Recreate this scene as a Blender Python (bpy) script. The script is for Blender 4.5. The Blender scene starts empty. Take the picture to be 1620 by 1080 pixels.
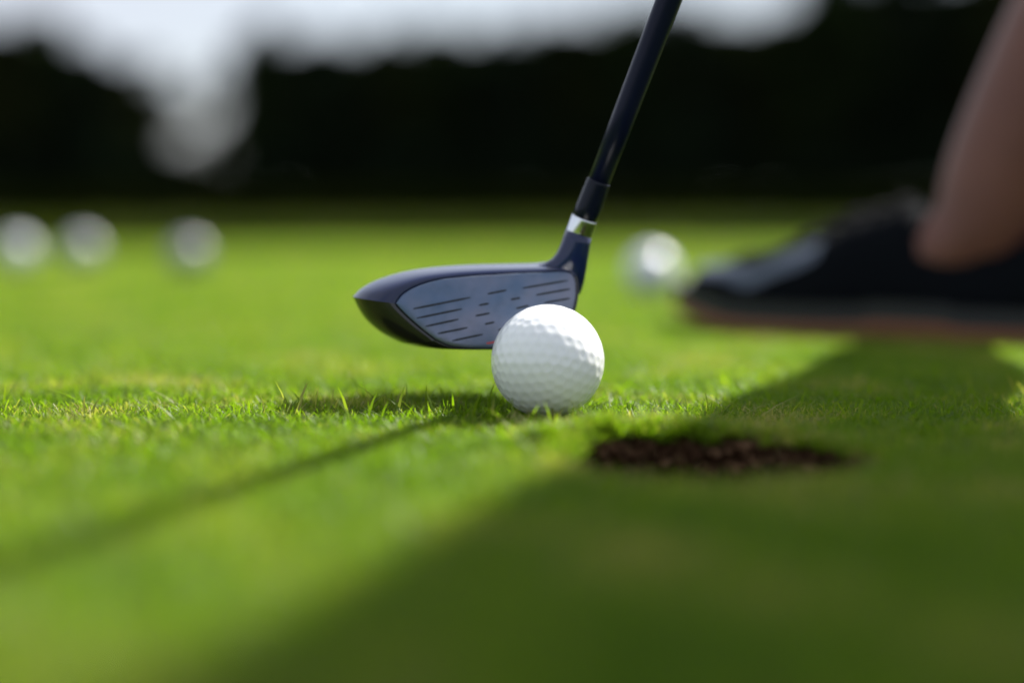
import bpy, bmesh, math, random
import numpy as np
from mathutils import Vector, Matrix, noise as mnoise

random.seed(7)
rng = np.random.default_rng(11)
scn = bpy.context.scene
C = scn.collection

# ------------------------------------------------------------------ camera
CAM = Vector((0.0, -0.64, 0.0826))
PITCH = math.atan(218 / 2700)
cd = bpy.data.cameras.new('camera')
cd.lens = 60; cd.sensor_width = 36; cd.clip_start = 0.01; cd.clip_end = 3000
cd.dof.use_dof = True
cd.dof.focus_distance = 0.652
cd.dof.aperture_fstop = 2.15
cam = bpy.data.objects.new('camera', cd)
cam.location = CAM
cam.rotation_euler = (math.pi / 2 - PITCH, 0, 0)
C.objects.link(cam)
scn.camera = cam

# ------------------------------------------------------------------ world and sun
SUN = Vector((0.66, 0.66, 1.0)).normalized()
world = bpy.data.worlds.new('World'); scn.world = world; world.use_nodes = True
nt = world.node_tree; nt.nodes.clear()
out = nt.nodes.new('ShaderNodeOutputWorld')
bg = nt.nodes.new('ShaderNodeBackground'); bg.inputs['Strength'].default_value = 0.077
sky = nt.nodes.new('ShaderNodeTexSky'); sky.sky_type = 'NISHITA'; sky.sun_disc = False
sky.sun_elevation = math.asin(SUN.z); sky.sun_rotation = math.atan2(SUN.x, SUN.y)
sky.dust_density = 1.5
tc = nt.nodes.new('ShaderNodeTexCoord')
mp = nt.nodes.new('ShaderNodeMapping'); mp.inputs['Scale'].default_value = (1, 1, 2.2)
nz = nt.nodes.new('ShaderNodeTexNoise'); nz.inputs['Scale'].default_value = 2.3; nz.inputs['Detail'].default_value = 6
cr = nt.nodes.new('ShaderNodeValToRGB')
cr.color_ramp.elements[0].position = 0.25; cr.color_ramp.elements[0].color = (.45, .45, .45, 1)
cr.color_ramp.elements[1].position = 0.62; cr.color_ramp.elements[1].color = (1, 1, 1, 1)
mx = nt.nodes.new('ShaderNodeMixRGB'); mx.inputs[2].default_value = (4.4, 4.7, 5.3, 1)
L = nt.links.new
L(tc.outputs['Generated'], mp.inputs[0]); L(mp.outputs[0], nz.inputs['Vector']); L(nz.outputs['Fac'], cr.inputs[0])
L(cr.outputs[0], mx.inputs[0]); L(sky.outputs[0], mx.inputs[1]); L(mx.outputs[0], bg.inputs[0]); L(bg.outputs[0], out.inputs[0])
sl = bpy.data.lights.new('sun', 'SUN'); sl.energy = 5.0; sl.angle = math.radians(1.1); sl.color = (1, .955, .88)
so = bpy.data.objects.new('sun', sl); so.rotation_euler = SUN.to_track_quat('Z', 'Y').to_euler(); so.location = (3, 3, 6)
C.objects.link(so)
scn.view_settings.view_transform = 'Standard'; scn.view_settings.look = 'None'
scn.view_settings.exposure = 1.18; scn.view_settings.gamma = 1; scn.view_settings.use_curve_mapping = False
scn.render.engine = 'CYCLES'
scn.cycles.use_denoising = True
scn.cycles.max_bounces = 6; scn.cycles.transmission_bounces = 4; scn.cycles.diffuse_bounces = 4
scn.cycles.caustics_reflective = False; scn.cycles.caustics_refractive = False

_S, _Co = math.sin(PITCH), math.cos(PITCH)
def at(px, py, Y):
    """world point seen at 1620-wide picture position px,py at depth plane Y"""
    u = (px - 810) / 2700; v = (540 - py) / 2700
    d = Vector((u, _Co + v * _S, -_S + v * _Co))
    return CAM + d * ((Y - CAM.y) / d.y)

# ------------------------------------------------------------------ helpers
def tag(o, label=None, cat=None, group=None, kind=None):
    if label: o['label'] = label
    if cat: o['category'] = cat
    if group: o['group'] = group
    if kind: o['kind'] = kind
    return o

def link(name, me, m=None, parent=None):
    o = bpy.data.objects.new(name, me)
    if m is not None and len(me.materials) == 0: me.materials.append(m)
    C.objects.link(o)
    if parent: o.parent = parent
    return o

def empty(name, loc=(0, 0, 0)):
    o = bpy.data.objects.new(name, None); o.location = loc; o.empty_display_size = .05
    C.objects.link(o); return o

def mesh(name, verts, faces, smooth=True):
    me = bpy.data.meshes.new(name)
    me.from_pydata([tuple(v) for v in verts], [], faces)
    if smooth: me.polygons.foreach_set('use_smooth', [True] * len(me.polygons))
    me.update()
    return me

def np_mesh(name, V, F, smooth=True):
    """V (n,3), F (m,k) arrays"""
    me = bpy.data.meshes.new(name)
    n, m, k = len(V), len(F), F.shape[1]
    me.vertices.add(n); me.vertices.foreach_set('co', np.ascontiguousarray(V, dtype=np.float32).ravel())
    me.loops.add(m * k); me.loops.foreach_set('vertex_index', np.ascontiguousarray(F, dtype=np.int32).ravel())
    me.polygons.add(m)
    me.polygons.foreach_set('loop_start', np.arange(0, m * k, k, dtype=np.int32))
    me.polygons.foreach_set('loop_total', np.full(m, k, dtype=np.int32))
    me.polygons.foreach_set('use_smooth', np.full(m, smooth))
    me.update(calc_edges=True); me.validate()
    return me

def node_mat(name):
    m = bpy.data.materials.new(name); m.use_nodes = True
    return m, m.node_tree, m.node_tree.nodes['Principled BSDF']

def setp(p, **kw):
    names = {'base': 'Base Color', 'rough': 'Roughness', 'metal': 'Metallic', 'coat': 'Coat Weight', 'coatr': 'Coat Roughness',
             'spec': 'Specular IOR Level', 'sheen': 'Sheen Weight'}
    for k, v in kw.items():
        if k == 'base' and len(v) == 3: v = (*v, 1)
        p.inputs[names[k]].default_value = v

def mat(name, base, rough=.5, metal=0, noise=0, nscale=200, bump=0, **kw):
    m, t, p = node_mat(name)
    setp(p, base=base, rough=rough, metal=metal, **kw)
    if noise or bump:
        g = t.nodes.new('ShaderNodeTexCoord')
        n = t.nodes.new('ShaderNodeTexNoise'); n.inputs['Scale'].default_value = nscale; n.inputs['Detail'].default_value = 5
        t.links.new(g.outputs['Object'], n.inputs['Vector'])
        if noise:
            r = t.nodes.new('ShaderNodeValToRGB')
            r.color_ramp.elements[0].position = .3; r.color_ramp.elements[1].position = .7
            r.color_ramp.elements[0].color = (*[c * (1 - noise) for c in base], 1)
            r.color_ramp.elements[1].color = (*[min(1, c * (1 + noise)) for c in base], 1)
            t.links.new(n.outputs['Fac'], r.inputs[0]); t.links.new(r.outputs[0], p.inputs['Base Color'])
        if bump:
            b = t.nodes.new('ShaderNodeBump'); b.inputs['Strength'].default_value = bump; b.inputs['Distance'].default_value = .002
            t.links.new(n.outputs['Fac'], b.inputs['Height']); t.links.new(b.outputs[0], p.inputs['Normal'])
    return m

def tube(path, radii, seg=20, cap=True, yscale=None, up=Vector((0, 1, 0))):
    """loft of circles along a path; returns verts, faces"""
    V, F = [], []
    n = len(path)
    for i, p in enumerate(path):
        d = (path[min(i + 1, n - 1)] - path[max(i - 1, 0)]).normalized()
        a = up - d * up.dot(d); a.normalize(); b = d.cross(a)
        r = radii[i]; ry = (yscale[i] if yscale else 1) * r
        for k in range(seg):
            t = 2 * math.pi * k / seg
            V.append(p + b * (r * math.cos(t)) + a * (ry * math.sin(t)))
    for i in range(n - 1):
        for k in range(seg):
            k2 = (k + 1) % seg
            F.append((i * seg + k, i * seg + k2, (i + 1) * seg + k2, (i + 1) * seg + k))
    if cap:
        V.append(path[0]); V.append(path[-1]); c0, c1 = len(V) - 2, len(V) - 1
        for k in range(seg):
            k2 = (k + 1) % seg
            F.append((c0, k2, k)); F.append((c1, (n - 1) * seg + k, (n - 1) * seg + k2))
    return V, F

# ------------------------------------------------------------------ materials
def blade_mat(name, dark, mid, dry, trans=.62, nscale=15.0, spec=.35):
    m, t, p = node_mat(name)
    N = t.nodes
    geo = N.new('ShaderNodeNewGeometry')
    oi = N.new('ShaderNodeObjectInfo')
    at_ = N.new('ShaderNodeAttribute'); at_.attribute_name = 'tone'
    n1 = N.new('ShaderNodeTexNoise'); n1.inputs['Scale'].default_value = nscale; n1.inputs['Detail'].default_value = 4
    t.links.new(geo.outputs['Position'], n1.inputs['Vector'])
    a = N.new('ShaderNodeMath'); a.operation = 'MULTIPLY_ADD'; a.inputs[1].default_value = .62; a.inputs[2].default_value = -.43
    t.links.new(at_.outputs['Fac'], a.inputs[0])
    b = N.new('ShaderNodeMath'); b.operation = 'MULTIPLY_ADD'; b.inputs[1].default_value = 1.45
    t.links.new(n1.outputs['Fac'], b.inputs[0]); t.links.new(a.outputs[0], b.inputs[2])
    c = N.new('ShaderNodeMath'); c.operation = 'MULTIPLY_ADD'; c.inputs[1].default_value = .16
    t.links.new(oi.outputs['Random'], c.inputs[0]); t.links.new(b.outputs[0], c.inputs[2])
    r = N.new('ShaderNodeValToRGB'); e = r.color_ramp.elements
    e[0].position = .12; e[0].color = (*dark, 1)
    e[1].position = 1.0; e[1].color = (*dry, 1)
    x = e.new(.55); x.color = (*mid, 1)
    x = e.new(.86); x.color = (mid[0] * 1.35, mid[1] * 1.12, mid[2] * 1.5, 1)
    t.links.new(c.outputs[0], r.inputs[0])
    t.links.new(r.outputs[0], p.inputs['Base Color'])
    setp(p, rough=.45, spec=spec)
    tr = N.new('ShaderNodeBsdfTranslucent')
    g2 = N.new('ShaderNodeMixRGB'); g2.blend_type = 'MULTIPLY'; g2.inputs[0].default_value = 1; g2.inputs[2].default_value = (1.15, 1.35, .45, 1)
    t.links.new(r.outputs[0], g2.inputs[1]); t.links.new(g2.outputs[0], tr.inputs['Color'])
    ms = N.new('ShaderNodeMixShader'); ms.inputs[0].default_value = trans
    t.links.new(p.outputs[0], ms.inputs[1]); t.links.new(tr.outputs[0], ms.inputs[2])
    t.links.new(ms.outputs[0], N['Material Output'].inputs['Surface'])
    return m

M_blade = blade_mat('turf_blade', (.042, .082, .005), (.135, .225, .010), (.37, .33, .12))
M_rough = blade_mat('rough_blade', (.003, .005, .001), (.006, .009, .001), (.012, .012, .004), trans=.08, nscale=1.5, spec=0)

def ground_mat(name, cols, sc, bump=.5, dist=.003):
    m, t, p = node_mat(name); N = t.nodes
    geo = N.new('ShaderNodeNewGeometry')
    n = N.new('ShaderNodeTexNoise'); n.inputs['Scale'].default_value = sc; n.inputs['Detail'].default_value = 8; n.inputs['Roughness'].default_value = .7
    t.links.new(geo.outputs['Position'], n.inputs['Vector'])
    r = N.new('ShaderNodeValToRGB'); e = r.color_ramp.elements
    e[0].position = .3; e[0].color = (*cols[0], 1); e[1].position = .7; e[1].color = (*cols[2], 1)
    x = e.new(.5); x.color = (*cols[1], 1)
    t.links.new(n.outputs['Fac'], r.inputs[0]); t.links.new(r.outputs[0], p.inputs['Base Color'])
    b = N.new('ShaderNodeBump'); b.inputs['Strength'].default_value = bump; b.inputs['Distance'].default_value = dist
    t.links.new(n.outputs['Fac'], b.inputs['Height']); t.links.new(b.outputs[0], p.inputs['Normal'])
    setp(p, rough=.9, spec=.02)
    return m

M_thatch = ground_mat('thatch_soil', [(.020, .024, .008), (.045, .055, .014), (.09, .085, .035)], 260)
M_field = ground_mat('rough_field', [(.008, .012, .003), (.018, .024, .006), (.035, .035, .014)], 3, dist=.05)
M_soil = ground_mat('bare_soil', [(.035, .018, .011), (.12, .062, .034), (.34, .21, .12)], 190, bump=1, dist=.004)

# ------------------------------------------------------------------ ground with the cup cut into it
HC = Vector((0.064, -0.101, 0)); HR = 0.051
def lip(x, y):
    dx, dy = x - HC.x, y - HC.y; d = math.hypot(dx, dy)
    if d > .085: return 0.0
    t = math.atan2(dy, dx); q = d - rim_r(t)
    w = max(0.0, math.cos(t - 2.25)) ** 1.2 * .0056 + .0012
    return w * math.exp(-((q - .004) / .010) ** 2) * (.75 + 1.2 * mnoise.noise((x * 110, y * 110, 2.0)))
def rim_r(t):
    return HR * (1 + .035 * math.sin(3 * t + 1) + .07 * mnoise.noise((math.cos(t) * 4, math.sin(t) * 4, 3.3)))
SEG = 128
rad = [1.0, 1.03, 1.06, 1.1, 1.15, 1.2, 1.27, 1.35, 1.45, 1.6, 2.4, 4, 7, 12, 20, 25, 34, 44, 54]
V, F = [], []
for i, r in enumerate(rad):
    for k in range(SEG):
        t = 2 * math.pi * k / SEG
        rr = rim_r(t) * r
        z = lip(HC.x + rr * math.cos(t), HC.y + rr * math.sin(t)) - (.001 if i == 0 else 0)
        if i > 9: z += 0.0012 * mnoise.noise((HC.x * 3 + rr * math.cos(t) * 3, rr * math.sin(t) * 3, 0))
        V.append((HC.x + rr * math.cos(t), HC.y + rr * math.sin(t), z))
for i in range(len(rad) - 1):
    for k in range(SEG):
        k2 = (k + 1) % SEG
        F.append((i * SEG + k, (i + 1) * SEG + k, (i + 1) * SEG + k2, i * SEG + k2))
putting_green = tag(link('putting_green', mesh('putting_green', V, F), M_thatch), kind='structure')
# rougher field from the edge of the green to the horizon
V, F = [], []
R1 = HR * 52
for i, r in enumerate([R1, 6, 12, 25, 60, 150, 500, 1500]):
    for k in range(SEG):
        t = 2 * math.pi * k / SEG
        V.append((HC.x + r * math.cos(t), HC.y + r * math.sin(t), -.004 - (.02 if i > 0 else 0)))
for i in range(7):
    for k in range(SEG):
        k2 = (k + 1) % SEG
        F.append((i * SEG + k, (i + 1) * SEG + k, (i + 1) * SEG + k2, i * SEG + k2))
tag(link('rough_ground', mesh('rough_ground', V, F), M_field), kind='structure')

# the cup: soil wall and bottom
def cup():
    root = empty('golf_hole', (HC.x, HC.y, -.06))
    tag(root, 'round golf hole with bare crumbling brown soil wall cut into the green', 'golf hole')
    V, F = [], []
    ns, nr = 220, 34
    for j in range(nr):
        f = j / (nr - 1)
        z = .0585 - f * .0585; ztop = None
        for k in range(ns):
            t = 2 * math.pi * k / ns
            base = rim_r(t) if j == 0 else rim_r(t) * (1 + .012 * math.sin(f * 9))
            nn = mnoise.noise((math.cos(t) * 9, math.sin(t) * 9, z * 160)) * .0040 + mnoise.noise((math.cos(t) * 26, math.sin(t) * 26, z * 420)) * .0026
            rr = base + nn * min(1, j / 4)
            if j == 0: z = .0597
            zz = lip(HC.x + rr * math.cos(t), HC.y + rr * math.sin(t)) * max(0, 1 - f * 5)
            V.append((rr * math.cos(t), rr * math.sin(t), z + zz + (mnoise.noise((math.cos(t) * 20, math.sin(t) * 20, 8)) * .0012 if j else 0)))
    for j in range(nr - 1):
        for k in range(ns):
            k2 = (k + 1) % ns
            F.append((j * ns + k, j * ns + k2, (j + 1) * ns + k2, (j + 1) * ns + k))
    link('soil_wall', mesh('soil_wall', V, F), M_soil, root)
    V = [(0, 0, -.0006)]; F = []
    for i in range(1, 10):
        for k in range(60):
            t = 2 * math.pi * k / 60; r = (HR + .004) * i / 9
            V.append((r * math.cos(t), r * math.sin(t), .0015 + .003 * mnoise.noise((r * math.cos(t) * 90, r * math.sin(t) * 90, 1))))
    for k in range(60): F.append((0, 1 + k, 1 + (k + 1) % 60))
    for i in range(8):
        for k in range(60):
            k2 = (k + 1) % 60
            F.append((1 + i * 60 + k, 1 + (i + 1) * 60 + k, 1 + (i + 1) * 60 + k2, 1 + i * 60 + k2))
    link('soil_bottom', mesh('soil_bottom', V, F), M_soil, root)
cup()

# ------------------------------------------------------------------ grass
def blades(n, area_r, h0, h1, w0, w1, lean=.5, square=False):
    """n curved blades with 5 quads/tris each; returns V, F(quads), tone"""
    if square:
        x = rng.uniform(-area_r, area_r, n); y = rng.uniform(-area_r, area_r, n)
    else:
        a = rng.uniform(0, 2 * np.pi, n); r = area_r * np.sqrt(rng.uniform(0, 1, n)); x = r * np.cos(a); y = r * np.sin(a)
    h = rng.uniform(h0, h1, n) * rng.choice([.7, 1, 1, 1.12], n)
    w = rng.uniform(w0, w1, n)
    th = rng.uniform(0, 2 * np.pi, n)            # lean direction
    ln = np.abs(rng.normal(0, lean, n)); cv = rng.normal(.35, .5, n)
    wd = th + np.pi / 2 + rng.normal(0, .6, n)
    lv = np.array([0, .35, .7, 1.0])
    ww = np.array([.75, 1, .75, .12])
    clip = rng.uniform(0, 1, n) < .45
    V = np.zeros((n, 8, 3), np.float32)
    for i, f in enumerate(lv):
        off = h * (ln * f + cv * f * f * .8)
        z = h * f * (1 - .25 * np.clip(ln, 0, 1.5) * f) - .0012
        wi = w * np.where(clip & (i == 3), .6, ww[i]) / 2
        cx = x + off * np.cos(th); cy = y + off * np.sin(th)
        V[:, i * 2, 0] = cx - wi * np.cos(wd); V[:, i * 2, 1] = cy - wi * np.sin(wd); V[:, i * 2, 2] = z
        V[:, i * 2 + 1, 0] = cx + wi * np.cos(wd); V[:, i * 2 + 1, 1] = cy + wi * np.sin(wd); V[:, i * 2 + 1, 2] = z
    q = np.array([[0, 1, 3, 2], [2, 3, 5, 4], [4, 5, 7, 6]])
    F = (np.arange(n)[:, None, None] * 8 + q[None]).reshape(-1, 4)
    tone = np.repeat(np.clip(rng.normal(.5, .2, n) + (rng.uniform(0, 1, n) < .05) * .5, 0, 1.3), 8)
    return V.reshape(-1, 3), F, tone

def proto_collection(name, specs, m):
    col = bpy.data.collections.new(name)
    for i, s in enumerate(specs):
        V, F, tone = blades(*s[0], **s[1])
        me = np_mesh(f'{name}_{i}', V, F)
        a = me.attributes.new('tone', 'FLOAT', 'POINT'); a.data.foreach_set('value', tone.astype(np.float32))
        me.materials.append(m)
        o = bpy.data.objects.new(f'{name}_{i:02d}', me); col.objects.link(o)
    return col

def scatter(name, P, col, nvar, label, cat, smin=.8, smax=1.2, tilt=.0, scl=None):
    n = len(P)
    me = bpy.data.meshes.new(name); me.vertices.add(n)
    me.vertices.foreach_set('co', P.astype(np.float32).ravel())
    rot = np.zeros((n, 3), np.float32); rot[:, 2] = rng.uniform(0, 2 * np.pi, n)
    rot[:, 0] = rng.normal(0, tilt, n); rot[:, 1] = rng.normal(0, tilt, n)
    me.attributes.new('rot', 'FLOAT_VECTOR', 'POINT').data.foreach_set('vector', rot.ravel())
    s = rng.uniform(smin, smax, n).astype(np.float32) if scl is None else scl.astype(np.float32)
    me.attributes.new('scl', 'FLOAT', 'POINT').data.foreach_set('value', s)
    me.attributes.new('pick', 'INT', 'POINT').data.foreach_set('value', rng.integers(0, nvar, n).astype(np.int32))
    o = link(name, me)
    ng = bpy.data.node_groups.new(name + '_nodes', 'GeometryNodeTree')
    ng.interface.new_socket('Geometry', in_out='INPUT', socket_type='NodeSocketGeometry')
    ng.interface.new_socket('Geometry', in_out='OUTPUT', socket_type='NodeSocketGeometry')
    N = ng.nodes; gi = N.new('NodeGroupInput'); go = N.new('NodeGroupOutput')
    ci = N.new('GeometryNodeCollectionInfo'); ci.inputs['Collection'].default_value = col
    ci.inputs['Separate Children'].default_value = True; ci.inputs['Reset Children'].default_value = True
    ip = N.new('GeometryNodeInstanceOnPoints'); ip.inputs['Pick Instance'].default_value = True
    def na(nm, ty):
        x = N.new('GeometryNodeInputNamedAttribute'); x.data_type = ty; x.inputs['Name'].default_value = nm
        return [q for q in x.outputs if q.enabled and q.name == 'Attribute'][0]
    l = ng.links.new
    l(gi.outputs[0], ip.inputs['Points']); l(ci.outputs[0], ip.inputs['Instance'])
    l(na('pick', 'INT'), ip.inputs['Instance Index']); l(na('rot', 'FLOAT_VECTOR'), ip.inputs['Rotation']); l(na('scl', 'FLOAT'), ip.inputs['Scale'])
    l(ip.outputs[0], go.inputs[0])
    o.modifiers.new('scatter', 'NODES').node_group = ng
    tag(o, label, cat, kind='stuff')
    return o

near = proto_collection('near_tuft', [((14, .0032, .0035, .0068, .0004, .00075), dict(lean=.6)) for _ in range(24)], M_blade)
patch = proto_collection('turf_patch', [((1000, .021, .0038, .0072, .0005, .0010), dict(lean=.5, square=True)) for _ in range(8)], M_blade)
farp = proto_collection('far_patch', [((1900, .085, .004, .0075, .0018, .0032), dict(lean=.5, square=True)) for _ in range(5)], M_blade)
M_fringe = blade_mat('fringe_blade', (.010, .020, .002), (.030, .046, .003), (.07, .07, .02), trans=.45, nscale=2.5, spec=.05)
fringep = proto_collection('fringe_tuft', [((420, .085, .010, .022, .0022, .0045), dict(lean=.5)) for _ in range(5)], M_fringe)
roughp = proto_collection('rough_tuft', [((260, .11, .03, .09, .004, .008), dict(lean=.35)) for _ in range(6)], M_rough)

def hole_clear(P, extra=0.0):
    d = P[:, :2] - np.array([HC.x, HC.y]); t = np.arctan2(d[:, 1], d[:, 0]); r = np.hypot(d[:, 0], d[:, 1])
    rr = HR * (1 + .035 * np.sin(3 * t + 1))
    return r > rr + extra + rng.normal(0, .0012, len(P))

def jgrid(x0, x1, y0, y1, s, jit):
    X, Y = np.meshgrid(np.arange(x0, x1, s), np.arange(y0, y1, s))
    P = np.stack([X.ravel(), Y.ravel(), np.zeros(X.size)], 1)
    P[:, :2] += rng.uniform(-jit, jit, (len(P), 2)) * s
    return P
NX0, NX1, NY0, NY1 = -.30, .34, -.36, .42
P = jgrid(NX0, NX1, NY0, NY1, .0030, .6)
P = P[hole_clear(P, .0008)]
# shorter and sparser just round the worn rim of the cup
tt = np.concatenate([rng.uniform(1.5, 3.3, 420), rng.uniform(.1, 1.7, 150)]); q_ = np.array([rim_r(t) for t in tt]) + rng.uniform(-.0035, .003, len(tt))
P = np.concatenate([P, np.stack([HC.x + q_ * np.cos(tt), HC.y + q_ * np.sin(tt), np.zeros(len(tt))], 1)])
d = np.hypot(P[:, 0] - HC.x, P[:, 1] - HC.y) - HR
s = rng.uniform(.75, 1.2, len(P)); s *= np.clip(.75 + d * 30, .75, 1); P[:, 2] = [lip(x, y) for x, y in P[:, :2]]
P = P[:]; scatter('turf_grass', P, near, 24, 'short mown bright green turf around the ball and the hole', 'grass', scl=s, tilt=.12)
P = jgrid(-1.6, 1.6, -1.4, 3.2, .038, .12)
inside = (P[:, 0] > NX0 + .018) & (P[:, 0] < NX1 - .018) & (P[:, 1] > NY0 + .018) & (P[:, 1] < NY1 - .018)
P = P[~inside]; P = P[np.hypot(P[:, 0] - HC.x, P[:, 1] - HC.y) < R1]
scatter('mown_turf', P, patch, 8, 'even mown green turf stretching away behind the ball', 'grass', smin=1, smax=1.1)
P = jgrid(-3.4, 3.4, -3.4, 3.4, .15, .15)
P = P[(np.hypot(P[:, 0] - HC.x, P[:, 1] - HC.y) < R1) & ((abs(P[:, 0]) > 1.66) | (P[:, 1] < -1.46) | (P[:, 1] > 3.24))]
scatter('distant_turf', P, farp, 5, 'blurred mown turf at the far side of the green', 'grass', smin=1, smax=1.15)
P = jgrid(-5, 5, -5, 5, .11, .4)
d = np.hypot(P[:, 0] - HC.x, P[:, 1] - HC.y); k_ = (d > R1 - .03) & (d < R1 + 2.2 + rng.normal(0, .15, len(d)))
scatter('fringe_grass', P[k_], fringep, 5, 'darker short fringe grass around the edge of the mown green', 'grass', tilt=.05, smin=.7, smax=1.2)
P = jgrid(-7, 7, -1, 10, .13, .5)
d = np.hypot(P[:, 0] - HC.x, P[:, 1] - HC.y); k_ = d > R1 + 2.0; P = P[k_]; d = d[k_]
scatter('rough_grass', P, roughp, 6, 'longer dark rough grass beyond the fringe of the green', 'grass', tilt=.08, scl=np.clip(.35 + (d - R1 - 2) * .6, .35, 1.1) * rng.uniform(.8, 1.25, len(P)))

# taller stray blades in and near the plane of focus
stray = proto_collection('stray_blade', [((1, .0005, .009, .015, .0007, .0012), dict(lean=.3)) for _ in range(12)], M_blade)
P = np.stack([rng.uniform(-.22, .26, 420), rng.uniform(-.1, .14, 420), np.zeros(420)], 1)
P2 = np.stack([rng.uniform(-.085, .03, 150), rng.normal(.012, .016, 150), np.zeros(150)], 1)
P3 = np.stack([rng.normal(.013, .013, 60), rng.uniform(-.030, -.012, 60), np.zeros(60)], 1)
P = np.concatenate([P, P2, P3]); P = P[hole_clear(P, .003)]
scatter('stray_grass_blades', P, stray, 12, 'taller stray grass blades standing above the mown turf', 'grass', smin=.7, smax=1.15)

# crumbs of soil and dry thatch round the hole
def crumbs():
    bm = bmesh.new()
    for i in range(600):
        t = random.uniform(0, 2 * math.pi)
        r = rim_r(t) + random.gauss(.001, .0035) if i < 380 else random.uniform(0, HR)
        z = random.uniform(.0005, .003) if r > HR else random.uniform(-.0585, -.055)
        if r < HR and i < 380: z = random.uniform(-.006, 0); r = rim_r(t) + random.uniform(-.0015, .0)
        s = random.uniform(.0003, .0011)
        v = bmesh.ops.create_icosphere(bm, subdivisions=1, radius=s)['verts']
        mtx = Matrix.Translation((HC.x + r * math.cos(t), HC.y + r * math.sin(t), z)) @ Matrix.Rotation(random.uniform(0, 6), 4, 'Z') @ Matrix.Diagonal((random.uniform(.7, 1.5), 1, random.uniform(.5, .9), 1))
        for q in v: q.co *= random.uniform(.8, 1.2)
        bmesh.ops.transform(bm, matrix=mtx, verts=v)
    for i in range(90):
        t = random.uniform(.1, 3.3); r = rim_r(t) + random.uniform(-.004, .0005)
        s = random.uniform(.0012, .0032)
        v = bmesh.ops.create_icosphere(bm, subdivisions=2, radius=s)['verts']
        o3 = random.uniform(0, 99)
        for q in v: q.co *= 1 + .55 * mnoise.noise(q.co * 620 + Vector((o3, 0, 0)))
        bmesh.ops.transform(bm, matrix=Matrix.Translation((HC.x + r * math.cos(t), HC.y + r * math.sin(t), random.uniform(-.010, .0005))) @ Matrix.Rotation(random.uniform(0, 6), 4, 'X') @ Matrix.Diagonal((random.uniform(.8, 1.7), 1, random.uniform(.6, 1), 1)), verts=v)
    me = bpy.data.meshes.new('soil_crumbs'); bm.to_mesh(me); bm.free()
    tag(link('soil_crumbs', me, M_soil), 'brown soil crumbs scattered round the ragged rim of the hole', 'soil', kind='stuff')
crumbs()
def roots():
    VV, FF = [], []
    for i in range(420):
        t = random.uniform(0, 2 * math.pi) if i % 3 else random.uniform(.3, 3.2)
        rr = rim_r(t); p = Vector((HC.x + (rr + .001) * math.cos(t), HC.y + (rr + .001) * math.sin(t), lip(HC.x + rr * math.cos(t), HC.y + rr * math.sin(t)) + .0005))
        inw = Vector((-math.cos(t), -math.sin(t), 0)); tg = Vector((-inw.y, inw.x, 0)) * random.uniform(-1, 1)
        L_ = random.uniform(.002, .008)
        path = [p, p + (inw + tg * .6) * L_ * .35 + Vector((0, 0, random.uniform(-.2, .35) * L_)), p + (inw * .5 + tg) * L_ * .7 + Vector((0, 0, random.uniform(-.9, .1) * L_)), p + (inw * .5 + tg * 1.3) * L_ * .8 + Vector((0, 0, random.uniform(-1.4, 0) * L_))]
        v, f = tube(path, [.00016, .00018, .00013, .00005], 4, up=Vector((.13, .21, .97)))
        o_ = len(VV); VV += v; FF += [tuple(k + o_ for k in q) for q in f]
    m_ = mat('dry_root', (.30, .20, .09), rough=.8, noise=.5, nscale=300)
    tag(link('dry_roots', mesh('dry_roots', VV, FF), m_), 'dry brown roots and thatch fibres hanging over the rim of the hole', 'roots', kind='stuff')
roots()

# ------------------------------------------------------------------ golf balls
def geodesic(f):
    p = (1 + 5 ** .5) / 2
    vs = np.array([(-1, p, 0), (1, p, 0), (-1, -p, 0), (1, -p, 0), (0, -1, p), (0, 1, p), (0, -1, -p), (0, 1, -p), (p, 0, -1), (p, 0, 1), (-p, 0, -1), (-p, 0, 1)], float)
    fs = [(0, 11, 5), (0, 5, 1), (0, 1, 7), (0, 7, 10), (0, 10, 11), (1, 5, 9), (5, 11, 4), (11, 10, 2), (10, 7, 6), (7, 1, 8), (3, 9, 4), (3, 4, 2), (3, 2, 6), (3, 6, 8), (3, 8, 9), (4, 9, 5), (2, 4, 11), (6, 2, 10), (8, 6, 7), (9, 8, 1)]
    seen = {}
    for a, b, c in fs:
        for i in range(f + 1):
            for j in range(f + 1 - i):
                k = f - i - j
                v = (vs[a] * i + vs[b] * j + vs[c] * k); v /= np.linalg.norm(v)
                seen[tuple(np.round(v, 4))] = v
    return np.array(list(seen.values()))

BR = .02135
def ball_mesh():
    bm = bmesh.new(); bmesh.ops.create_icosphere(bm, subdivisions=7, radius=1)
    me = bpy.data.meshes.new('golf_ball'); bm.to_mesh(me); bm.free()
    n = len(me.vertices); co = np.empty(n * 3, np.float32); me.vertices.foreach_get('co', co); co = co.reshape(-1, 3)
    co /= np.linalg.norm(co, axis=1)[:, None]
    D = geodesic(6).astype(np.float32)
    best = np.empty(n, np.float32)
    for i in range(0, n, 8192): best[i:i + 8192] = (co[i:i + 8192] @ D.T).max(1)
    ang = np.arccos(np.clip(best, -1, 1)) * BR            # distance to dimple centre along the surface
    rd = .00172
    u = np.clip(ang / rd, 0, 1.25)
    prof = np.where(u < 1, (1 - u * u) ** 1.0, 0)
    edge = np.exp(-((u - 1.0) / .12) ** 2)
    r = BR - .00021 * prof - .00002 * edge
    co = co * r[:, None]
    me.vertices.foreach_set('co', co.ravel()); me.polygons.foreach_set('use_smooth', [True] * len(me.polygons)); me.update()
    return me
m, t, p = node_mat('ball_white')
setp(p, base=(.90, .905, .91), rough=.22, coat=.6, coatr=.12, spec=.5)
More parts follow.
